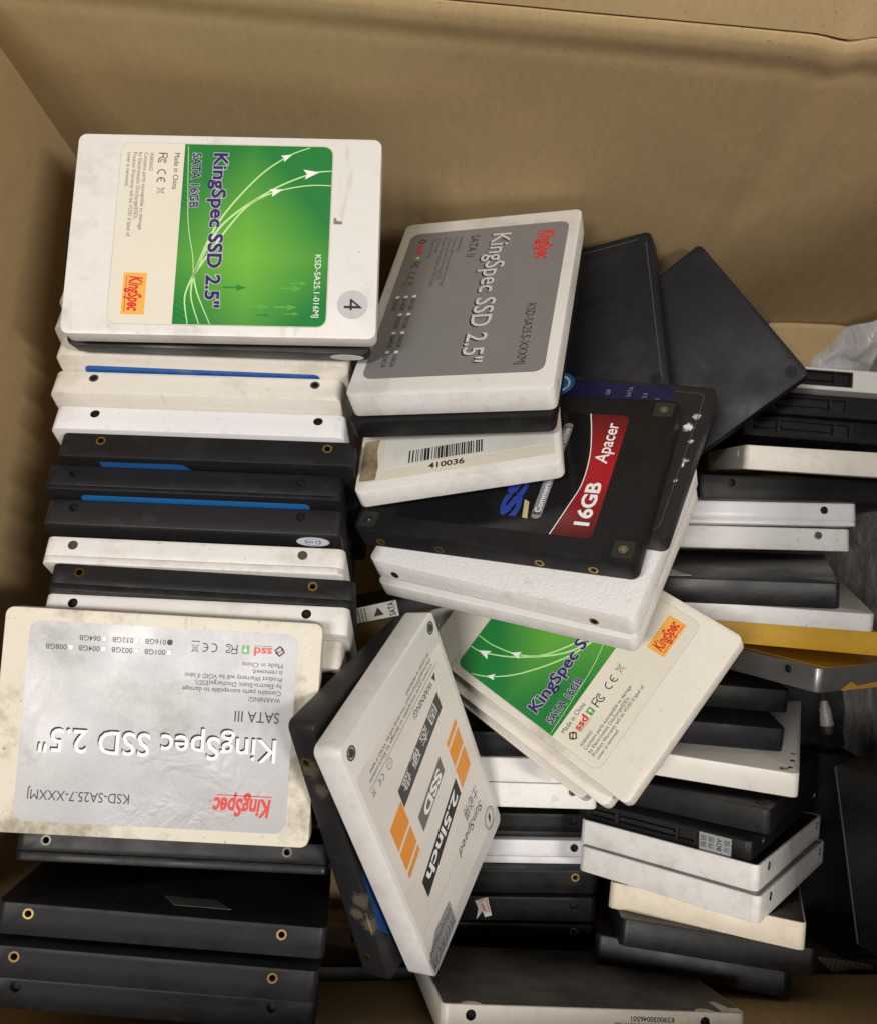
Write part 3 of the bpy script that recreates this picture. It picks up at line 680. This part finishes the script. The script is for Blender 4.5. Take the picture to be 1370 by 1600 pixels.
# round number sticker and the small brown mark
r, T = ROOT['G1']
st = sheet('number_sticker', 'z+', T, [[(42.3 + 4.9 * math.cos(a * math.pi / 16), -23.4 + 4.9 * math.sin(a * math.pi / 16)) for a in range(32)]], 'stickergrey', r, 0, .08)
p = Print('z+', T, (0, -1), (1, 0), .1); p.text('4', 21.4, 39.6, 5.6, 'ink', 3.9, .0); p.build(st)
p = Print('z+', T, (0, -1), (1, 0), .12); p.poly([(-6.4, 35.2), (-4.2, 35.2), (-4.2, 38), (-5.2, 38), (-5.4, 36.2), (-6.4, 36)], 'tan'); p.build(r, {'tan': 'stain_mark'})
# pale oval seals
r, T = ROOT['G2']; sheet('seal', 'y-', T, [[(42.5 + 5.6 * math.cos(a * math.pi / 14), .1 + 2.9 * math.sin(a * math.pi / 14)) for a in range(28)]], 'paper', r)
r, T = ROOT['L6']; s_ = sheet('seal', 'z+', T, [[(-40.3 + 5.6 * math.cos(a * math.pi / 14), -29.3 + 3.2 * math.sin(a * math.pi / 14)) for a in range(28)]], 'halo', r)
p = Print('z+', T, (-1, 0), (0, -1), .1); p.ring(40.3, 29.3, 2.6, .25, 'skyblue'); p.text('SSD 2.5', 37.6, 28.6, 1.5, 'skyblue', 5.4, .02); p.build(s_)
# blue label strips in the left row
r, T = ROOT['L1']; sheet('label', 'z+', T, [rrect(-41.5, 40, -27, 29.8, 2)], 'blue', r)
r, T = ROOT['L5']; sheet('label', 'z+', T, [rrect(-39, 38.5, -31.2, 27, 2)], 'skyblue', r)
r, T = ROOT['L4']; L = sheet('label', 'z+', T, [rrect(-38, 38, -28, 32.4, 2.4)], 'blacklabel', r); sheet('blue_panel', 'z+', T, [[(-36, 32), (-8, 32), (-2, 24), (-2, -20), (-36, -20)]], 'blue', L, .09, .11)
# thin stain line on ivory drive
# barcode drive: clear tape, white sticker, bars and digits
r, T = ROOT['G5']
tape = sheet('tape', 'z+', T, [rrect(10, 45.6, -34.0, 33.0, .4)], 'cream_label', r, 0, .05)
sheet('tape_residue', 'z+', T, [[(24, -33.6), (44.5, -33.8), (44.8, -28), (38, -27.6), (30, -28.6), (24, -28)]], 'tan', r, .05, .08)
st = sheet('barcode_sticker', 'z+', T, [rrect(12, 40.2, -26, 33.0, 1.5)], 'paper', r, .05, .1)
p = Print('z+', T, (0, 1), (-1, 0), .13); rnd = random.Random(5); x = -16.8
while x < 9.2:
    b = rnd.choice((.3, .3, .55, .85)); p.poly([(x, -38.8), (x + b, -38.8), (x + b, -32.6), (x, -32.6)], 'ink'); x += b + rnd.choice((.25, .4, .7))
p.text('410036', -9.6, -43.2, 2.6, 'ink', 12.4, .02); p.build(st, {'ink': 'barcode_print'})
# red and black label
r, T = ROOT['A1']
L = sheet('label', 'z+', T, [rrect(-34.6, 36, -26.4, 28, 2.4)], 'blacklabel', r)
cur = bez([(-20.6, 27.9), (-23.6, 15.5), (-25.6, 6), (-25.2, -6), (-23, -17), (-20.4, -26.3)], 5)
edge = [q for q in rrect(-34.5, 36, -26.3, 27.9, 2.4) if q[0] < -20]
cornr = [(-32.1 - 2.4 * math.sin(a), 25.5 + 2.4 * math.cos(a)) for a in [i * math.pi / 10 for i in range(6)]]; cornl = [(-32.1 - 2.4 * math.cos(a), -23.9 - 2.4 * math.sin(a)) for a in [i * math.pi / 10 for i in range(6)]]
bm = flat(plane('z+', T), [[c] for c in ()], 0, .1); strip = []
poly = cur[::-1] + cornr + cornl
sheet('red_panel', 'z+', T, [poly], 'redlabel', L, .09, .12)
p = Print('z+', T, (0, -1), (1, 0), .16); p.line([(-b, a) for a, b in cur], .35, 'halo')
p.text('16GB', -23, -32.2, 4.7, 'whiteink', 18.2, .03, dw=.02); p.text('Apacer', 3.6, -31.6, 4.4, 'whiteink', 18.6, .012, .1, dw=.02)
p.line([(-20.6, -14), (19.5, -14)], 3.4, 'pill', dw=-.03); p.disc(-20.6, -14, 1.7, 'pill', -.03, 14); p.disc(19.5, -14, 1.7, 'pill', -.03, 14)
p.text('Commercial Solid State Drive', -19.6, -14.9, 1.9, 'whiteink', 38.5, .012, dw=.02)
p.text('SSD', -22.4, -7.2, 6.0, 'blueink', 33, .05, dw=.0); p.poly([(-22.6, -11.4), (-15.6, -10.0), (-14.8, -8.2), (-22.4, -9.6)], 'gold', .03); p.build(L, NM)
def pocket(key, pts, s=3.4, m='slate'):
    r, T = ROOT[key]
    for x, y in pts:
        bm = bmesh.new(); loft(bm, [[(a, b, T / 2 - .1) for a, b in rrect(x - s, x + s, y - s, y + s, .8, 3)], [(a, b, T / 2 + .06) for a, b in rrect(x - s, x + s, y - s, y + s, .8, 3)]])
        link('corner_pad', from_bm(bm), m, r)
pocket('A1', ((-45.3, -30.3), (-45.3, 30.3), (45.3, 30.3)), 3.3, 'padgrey')
corner_screws('A1', ((-45.3, -30.3), (-45.3, 30.3), (45.3, 30.3), (45.3, -30.3)), 'brightsteel', 1, .62)
# raised plate line on the black drives' faces
for k, ins in (('A3', 3.5), ('B1', 2.5)):
    r, T = ROOT[k]; o = rrect(-50 + ins, 50 - ins, -34.9 + ins, 34.9 - ins, 2.5); p = Print('z+', T, (1, 0), (0, 1), .02); p.line(o + o[:1], .35, 'shade'); p.build(r, {'shade': 'face_groove'})
r, T = ROOT['A3']; L = sheet('label', 'z+', T, [rrect(-35.6, 25, -33.2, 22, 3)], 'deepblue', r)
p = Print('z+', T, (0, -1), (1, 0), .12); p.disc(30, 9, 6.0, 'skyblue'); p.ring(30, 9, 4, .8, 'whiteink', .02)
for i, (t_, y_) in enumerate((('SSD', 4), ('GB', -12), ('SATA', -20), ('2.5', -26), ('1', -31))): p.text(t_, 26.5, y_, 1.5, 'pill', None, .0, dw=.02)
p.build(L, NM)
corner_screws('B2', ((45.2, 30.2), (-45.2, 30.2), (45.2, -30.2), (-45.2, -30.2)), 'pit'); corner_screws('B1', ((45.2, 30.2), (-45.2, 30.2), (45.2, -30.2), (-45.2, -30.2)), 'slate')
corner_screws('U1', ((-44, 30), (-38, 31)), 'pit', -1); corner_screws('U5', ((-45.2, -30.2), (-45.2, 30.2)), 'steel', -1)
corner_screws('W1', ((-45.4, 30.4), (-45.4, -30.4)), 'steel')
# orange-striped drive
r, T = ROOT['W1']
L = sheet('label', 'z+', T, [rrect(-37.5, 44, -33.0, 33, 1)], 'labelwhite', r, 0, .04)
p = Print('z+', T, (0, -1), (1, 0), .07)
bar = lambda x0, x1, y0, y1, sk=0: [(x0, y0), (x1, y0 + sk), (x1, y1 + sk), (x0, y1)]
p.poly(bar(-21.5, 17.2, -25.0, -18.0, 8.0), 'shade'); p.poly(bar(-10.2, 12.5, -6.0, .6, 5.2), 'greyink'); p.poly(bar(-14.8, 22.6, 8.6, 16, 9.2), 'ink')
def skewtext(t, x, y, cap, width, ink, sk, bold=.0):
    p.text(t, x, y, cap, ink, width, bold, 0, .03, math.atan(sk))
[skewtext(ch_, -17.3 + i * 8.6 + dx, -23.3 + i * 1.75, 3.5, 6.0, 'whiteink', .2) for i, ch_ in enumerate('固态硬盘') for dx in (0, .22)]
skewtext('SSD', -7.0, -3.8, 4.2, 16.5, 'whiteink', .22, .04)
skewtext('2.5inch', -11.6, 10.9, 4.3, 32, 'whiteink', .24, .03)
for a, b in ((-27.2, 3.6), (0, 0)): pass
for (x0, x1, ys) in ((-26.8, -16.6, ((-8.2, -5.8), (-4.6, 3.0), (4.2, 13.2))), (17.6, 27.6, ((-13.4, -4.0), (-2.8, 4.6), (5.8, 8.2)))):
    for a, b in ys: sheet('orange_stripe', 'z+', T, [[(v_, -u_) for u_, v_ in ((x0, a), (x1, a + 2.4), (x1, b + 2.4), (x0, b))]], 'orangeprint', L, .04, .07)
p.text('士必得', -25, 22.2, 3.9, 'shade', 13, .012, 0, .02, .05); p.text('SunSpeed', -25, 29.2, 3.6, 'shade', 23, .0, .2, .02, .05)
p.ring(-27, 41, 4.1, .35, 'shade'); p.ring(-27, 41, 3.3, .2, 'greyink'); p.poly([(-28.2, 39.2), (-26.4, 39.6), (-26, 43), (-27.8, 42)], 'shade')
p.line([(-27, -33.2), (29, -29.2)], .2, 'shade')
p.text('▲ WARNING!', -24, -31.4, 2.5, 'shade', 20, .008, 0, 0, .07)
for i, t_ in enumerate(('Contains parts susceptible to damage by Electrostatic', 'Discharge(ESD),product Warranty will be VOID if label', 'or cover is removed.')): p.text(t_, -24, -36.6 - i * 2.2 + 1.2, 1.35, 'shade', (52, 50, 20)[i], .003, 0, 0, .07)
ce_mark(p, 20.5, -28.4, 2.2, 'shade'); bin_icon(p, 27, -28.4, 2.6, 'shade'); p.ring(16, -27.6, 1.7, .2, 'shade', n=16); p.text('CCC', 15.1, -28.1, .9, 'shade', 1.8)
p.line([(-31.8, 32), (31.8, 32)], .08, 'greyink'); p.build(L, NM)
st = sheet('torn_seal_sticker', 'z+', T, [[(37.8, -13.2), (47.6, -13.6), (48.4, -33.6), (42, -33.9), (37.4, -26)]], 'silversticker', r, 0, .08)
p = Print('z+', T, (0, -1), (1, 0), .11); rnd = random.Random(3)
for i in range(9):
    x = 14.6 + i * 2.1; p.line([(x, 43.6 + rnd.uniform(0, .6)), (x + rnd.uniform(-.4, 1.2), 45.5), (x + rnd.uniform(.2, 1.4), 47.4)], .35, 'ink'); p.ring(x + .6, 40.8 + rnd.uniform(-.5, .5), .75, .28, 'shade', n=9)
p.build(st)
sheet('blue_label', 'z+', ROOT['W2'][1], [[(2, -29), (8, -32.2), (30, -32.4), (36, -28), (36, 10), (2, 10)]], 'darkblue', ROOT['W2'][0])
# torn glue remains, proud of the black drive
r, T = ROOT['W2']
def ragged(cx, cy, rx, ry, seed, n=26):
    rn = random.Random(seed); return [(cx + rx * rn.uniform(.55, 1.1) * math.cos(2 * math.pi * i / n), cy + ry * rn.uniform(.5, 1.15) * math.sin(2 * math.pi * i / n)) for i in range(n)]
sheet('glue_residue', 'y-', T, [ragged(25, 3.9, 5, .5, 6)], 'tan', r, .0, .1)
r, T = ROOT['A3']; sheet('torn_fluff', 'z+', T, [ragged(-44.4, -14.4, 1.9, 1.2, 8)], 'fluff', r, 0, .5); sheet('torn_fluff', 'z+', T, [ragged(-47.2, 3, .4, 1.4, 9, 12)], 'fluff', r, 0, .3)
# small stickers
r, T = ROOT['X1']; st = sheet('arrow_sticker', 'x-', T, [[(-9.2, -3.2), (9.2, -3.2), (9.2, 3.2), (-9.2, 2.9)]], 'paper', r, 0, .1)
p = Print('x-', T, (1, 0), (0, -1), .13); p.poly([(-.8, -1.6), (3.4, -1.6), (1.3, 1.9)], 'ink'); p.text('SATA', 8.2, -2.7, 2.6, 'ink', 5.6, .02, rot=math.pi / 2)
for i in range(4): p.text('▮▮▮▮', -8.2, -2.6 + i * 1.4, .9, 'shade', 4.4)
p.build(st)
r, T = ROOT['U2']; st = sheet('warranty_sticker', 'x-', T, [[(15.6, -2.9), (27.6, -2.9), (27.6, 3.4), (15.8, 3.4)]], 'silversticker', r, 0, .1)
p = Print('x-', T, (1, 0), (0, -1), .13)
for i, t_ in enumerate(('真锐', '传感', 'BOV', '东锐')): p.text(t_, 18.2 + i * 2.9, -2.4, 1.7, 'ink', 4.4, .02, rot=math.pi / 2)
p.build(st)
r, T = ROOT['M7']; st = sheet('torn_sticker', 'y+', T, [[(1.2, -3.0), (6.2, -4.4), (8.0, 2.6), (5.4, 3.4), (4.2, 1.0), (2.0, 4.2), (2.6, 0.2)]], 'paper', r, 0, .1)
p = Print('y+', T, (1, 0), (0, 1), .13); p.line([(3, -2.8), (5.6, -3.6), (7, 1.4), (5, .8), (3.6, -2)], .35, 'red'); p.line([(4.4, -2), (5.6, 1)], .3, 'red'); p.build(st)
r, T = ROOT['L17']; sheet('sticker', 'z-', T, [[(-19, -26), (-1, -26), (3.5, -18.5), (-13, -18.5)]], 'pill', r)
r, T = ROOT['R4']; sheet('tan_sticker', 'z-', T, [rrect(-47, -41, 4, 28, 2)], 'tapecol', r)
r, T = ROOT['R4']; sheet('black_label', 'z-', T, [rrect(-49, 45, -34, 34, 1)], 'blacklabel', r, 0, .05)
for k in ('U3', 'U4'): r, T = ROOT[k]; sheet('black_label', 'z-', T, [rrect(-49.2, 46, -34.2, 34.2, 1)], 'blacklabel', r, 0, .05)
r, T = ROOT['U5']; sheet('black_label', 'z-', T, [rrect(-49.2, 46, -34.2, 34.2, 1)], 'dusty', r, 0, .05)
r, T = ROOT['L2']; sheet('label_stain', 'z+', T, [ragged(-10, 32.6, 30, 1.6, 12, 40)], 'pill', r, 0, .03) if False else None
# dusty topped drive at the bottom edge
r, T = ROOT['V1']; L = sheet('black_label', 'z-', T, [rrect(-49.4, 49.4, -34.2, 34.2, 1.2)], 'dusty', r, 0, .08)
for x in (40.6, -36): sheet('label_notch', 'z-', T, [[(x + 3.2 * math.cos(a * math.pi / 12), -34.4 + 2.6 * math.sin(a * math.pi / 12)) for a in range(13)]], 'ivory', r, .08, .14)
sheet('label_notch', 'z-', T, [[(-49.4, -34), (-42, -34), (-42, -24), (-44, -24), (-46, -30), (-49.4, -30)]], 'ivory', r, .08, .12)
st = sheet('serial_sticker', 'y-', T, [rrect(-30, -4, -3.2, 1.4, .4)], 'cream_label', r, 0, .05)
p = Print('y-', T, (1, 0), (0, 1), .08); p.text('KS90030046501', -25.5, -2.9, 1.5, 'ink', 14.4, .02)
rnd = random.Random(9); x = -28
while x < -6: p.poly([(x, -1), (x + .3, -1), (x + .3, .9), (x, .9)], 'ink'); x += rnd.choice((.5, .8, 1.0))
p.build(st)
# tape on the silver drive, connector label
r, T = ROOT['R11']; sheet('amber_tape', 'x-', T, [[(-20, 4.2), (-14, 1.5), (-10, 3.4), (6, 2.4), (12, .2), (34, 1.0), (34, 4.7), (-20, 4.7)]], 'tapecol', r, 0, .1)
sheet('amber_tape', 'z-', T, [rrect(-49.5, 45, -30, 34, 1)], 'tapecol', r, 0, .1)
sheet('amber_tape', 'x-', ROOT['R10'][1], [rrect(-30, 30, -4, 4, 1)], 'tapecol', ROOT['R10'][0], 0, .05)
r, T = ROOT['U8']; p = Print('z+', T, (1, 0), (0, 1), .03); p.line([(-49.2, -34), (-49.2, 34)], .8, 'shade'); p.build(r, {'shade': 'edge_highlight'})  # flat line painting the highlight along the chamfered edge

# ------------------------------------------------------------------ the carton
def tag(o, label, cat, group=None):
    o['label'] = label; o['category'] = cat
    if group: o['group'] = group
    return o
box = bpy.data.objects.new('cardboard_box', None); C.objects.link(box); box.location = (.03, .04, -.205)
tag(box, 'deep brown cardboard carton holding all the drives, open at the top', 'box')
def panel(name, o, du, dv, nu, nv, fn, m='card', thick=4.):
    """o + u*du + v*dv in mm, displaced along the outward normal by fn(u_mm, v_mm); solid board"""
    o, du, dv = Vector(o), Vector(du), Vector(dv); n = du.cross(dv).normalized(); lu, lv = du.length, dv.length
    bm = bmesh.new(); G = []
    for side in (0, 1):
        rows = []
        for j in range(nv + 1):
            rows.append([bm.verts.new((o + du * i / nu + dv * j / nv + n * (fn(lu * i / nu, lv * j / nv) - (thick if side else 0))) * MM) for i in range(nu + 1)])
        G.append(rows)
    for s in (0, 1):
        for j in range(nv):
            for i in range(nu): bm.faces.new((G[s][j][i], G[s][j][i + 1], G[s][j + 1][i + 1], G[s][j + 1][i]))
    for j in range(nv):
        for i in (0, nu): bm.faces.new((G[0][j][i], G[0][j + 1][i], G[1][j + 1][i], G[1][j][i]))
    for i in range(nu):
        for j in (0, nv): bm.faces.new((G[0][j][i], G[0][j][i + 1], G[1][j][i + 1], G[1][j][i]))
    ob = link(name, from_bm(bm, 50), m, box); ob.matrix_parent_inverse = box.matrix_basis.inverted(); return ob
def wob(a, sc, seed):
    return lambda u, v: a * noise.noise(Vector((u / sc, v / sc, seed)))
def back_fn(u, v):   # u along the wall, v up from the floor
    h = 1.5 * noise.noise(Vector((u / 120, v / 120, 1))) + .12 * noise.noise(Vector((u / 22, v / 22, 5)))
    x = u * .9945 - 146
    h += -1.9 * math.exp(-((x - 118) / 5.5) ** 2) * (1 if v > 60 else 0) + .9 * math.exp(-((x - 127) / 7) ** 2)
    z = v - 205
    h += -(.5 + .2 * noise.noise(Vector((u / 40, 0, 2)))) * math.exp(-((z - 61) / 3.4) ** 2) + .3 * math.exp(-((z - 53) / 3) ** 2) + 1.1 * math.exp(-((z - 67.2) / 1.1) ** 2)
    return h
ydir = Vector((1, -.1056, 0)).normalized()
P0 = Vector((-150, 193 + .1056 * 150, -205))
# back wall: outward normal (towards the inside) = u x v ; u must run right to left for that
panel('back_wall', P0 + ydir * 362, -ydir * 362, (0, 0, 272.2), 120, 150, lambda u, v: back_fn(362 - u, v))
fl = Vector((0, .30, 1)).normalized()
panel('flap', P0 + Vector((0, 0, 272.2)) + ydir * 362, -ydir * 362, fl * 120, 120, 40, lambda u, v: back_fn(362 - u, 272.2) * math.exp(-v / 12) + 1.2 * noise.noise(Vector((u / 90, v / 60, 9))) * min(1, v / 20))
ld = Vector((-.14, -1, 0)).normalized()
L0 = Vector((-145, 208, -205))
panel('left_wall', L0, ld * 322, (0, 0, 285), 50, 50, wob(1.6, 70, 2)).rotation_euler = (0, 0, 0)
panel('right_wall', (207, -118, -205), (0, 290, 0), (0, 0, 285), 40, 40, wob(1.5, 70, 3))
panel('front_wall', (-198, -114.5, -205), (404, 0, 0), (0, 0, 285), 50, 50, wob(1.2, 70, 4))
panel('bottom', (-198, -118, -204), (406, 0, 0), (0, 334, 0), 4, 4, lambda u, v: 0)
# grey poly liner against the right wall
def sheet3d(name, fnp, nu, nv, m, label, cat, solid=.0001):
    bm = bmesh.new(); g = [[bm.verts.new(Vector(fnp(i / nu, j / nv)) * MM) for i in range(nu + 1)] for j in range(nv + 1)]
    for j in range(nv):
        for i in range(nu): bm.faces.new((g[j][i], g[j][i + 1], g[j + 1][i + 1], g[j + 1][i]))
    o = link(name, from_bm(bm, 60), m); md = o.modifiers.new('thickness', 'SOLIDIFY'); md.thickness = solid; return tag(o, label, cat)
nz = lambda x, y, s, k=0: noise.noise(Vector((x / s, y / s, k)))
def crumple(x, y, k): return .5 * ( 3.0 * abs(nz(x, y, 26, k)) + 1.6 * abs(nz(x, y, 11, k + 3)) + .3 * nz(x, y, 5, k))
sheet3d('plastic_liner', lambda a, b: (202.5 - crumple(a * 270, b * 220, 2), -112 + a * 262, -200 + b * 205), 110, 90, 'bag', 'crumpled grey plastic liner covering the right wall of the carton', 'liner')
def bagpt(a, b):
    x = 178 + a * 27; y = 146 + b * 22 - a * 2; s = max(0, a * 1.25 - .15 + .25 * (1 - abs(2 * b - 1)))
    return (x, y + 4 * nz(a * 40, b * 40, 12, 7), -128 + 26 * min(1, s) * (.35 + b) + crumple(a * 50, b * 40, 11))
sheet3d('plastic_bag', bagpt, 50, 30, 'bagwhite', 'crumpled whitish plastic bag at the far right against the back wall', 'bag')
def scrap(a, b):
    T8 = ROOT['R8'][1]; r = ROOT['R8'][0]; q = r.rotation_quaternion; l = Vector(r.location)
    v = Vector(((-26 + a * 24 * (1 - .35 * b)) * MM, (34 - b * 13 - a * 3) * MM, -(T8 / 2 + .25 + crumple(a * 30, b * 20, 4) * .42) * MM))
    return (l + q @ v) / MM
sheet3d('plastic_scrap', scrap, 30, 16, 'clear', 'torn scrap of clear plastic lying on the glossy black drive', 'plastic')
# tan board strip in the right back corner, torn board at lower right, small nozzle
def bf(u, v): return 2.2 * math.sin(u / 60 * math.pi) + .6 * noise.noise(Vector((u / 12, v / 12, 3)))
def block(name, pts8, m, label, cat):
    bm = bmesh.new(); v = [bm.verts.new(Vector(p) * MM) for p in pts8]
    for f in ((0, 1, 2, 3), (7, 6, 5, 4), (0, 4, 5, 1), (1, 5, 6, 2), (2, 6, 7, 3), (3, 7, 4, 0)): bm.faces.new([v[i] for i in f])
    bmesh.ops.bevel(bm, geom=bm.edges[:], offset=.0004, segments=1, affect='EDGES')
    return tag(link(name, from_bm(bm), m), label, cat)
block('cardboard_scrap', [(148, -103, -92), (171, -107, -95), (172, -112, -100), (157, -112, -98), (146, -103, -202), (169, -107, -202), (170, -112, -202), (155, -112, -202)], 'cardedge', 'torn grey-brown board wedged by the front wall in the lower right corner', 'cardboard')
sheet3d('folded_board', lambda a, b: (158 + a * 44, 172 - a * 5 - b * 22, -119 - b * 16 + 6 * math.sin(a * 2.4) * (1 - b) + .8 * nz(a * 30, b * 30, 9)), 30, 14, 'card', 'curved brown board strip behind the white connector drive at far right', 'cardboard', .003)
noz = bpy.data.objects.new('nozzle', None); C.objects.link(noz); tag(noz, 'small clear plastic nozzle with dark tip, beside the silver metal drive', 'nozzle')
bm = bmesh.new(); cyl_bm(bm, (0, 0, 0), 'y', 3.2, -9, -1, 20, 2.6, 2.4); cyl_bm(bm, (0, 0, 0), 'y', 2.4, -1, 2.5, 20, 1.2, 1.5); link('barrel', from_bm(bm, 40), 'bag', noz)
bm = bmesh.new(); cyl_bm(bm, (0, 0, 0), 'y', 1.5, 2.5, 6.5, 16, 0, 1.2); link('tip', from_bm(bm, 40), 'pit', noz)
bm = bmesh.new(); cyl_bm(bm, (0, 0, 0), 'y', 4.0, -12.5, -9, 20, 0, 3.3); link('collar', from_bm(bm, 40), 'matte', noz)
noz.location = (.1815, -.008, -.147); noz.rotation_euler = (math.radians(8), 0, math.radians(6))
# ground the carton stands on
bm = bmesh.new(); box_bm(bm, -3000, 3000, -3000, 3000, -240, -210); fo = link('floor', from_bm(bm), 'conn'); fo['kind'] = 'structure'
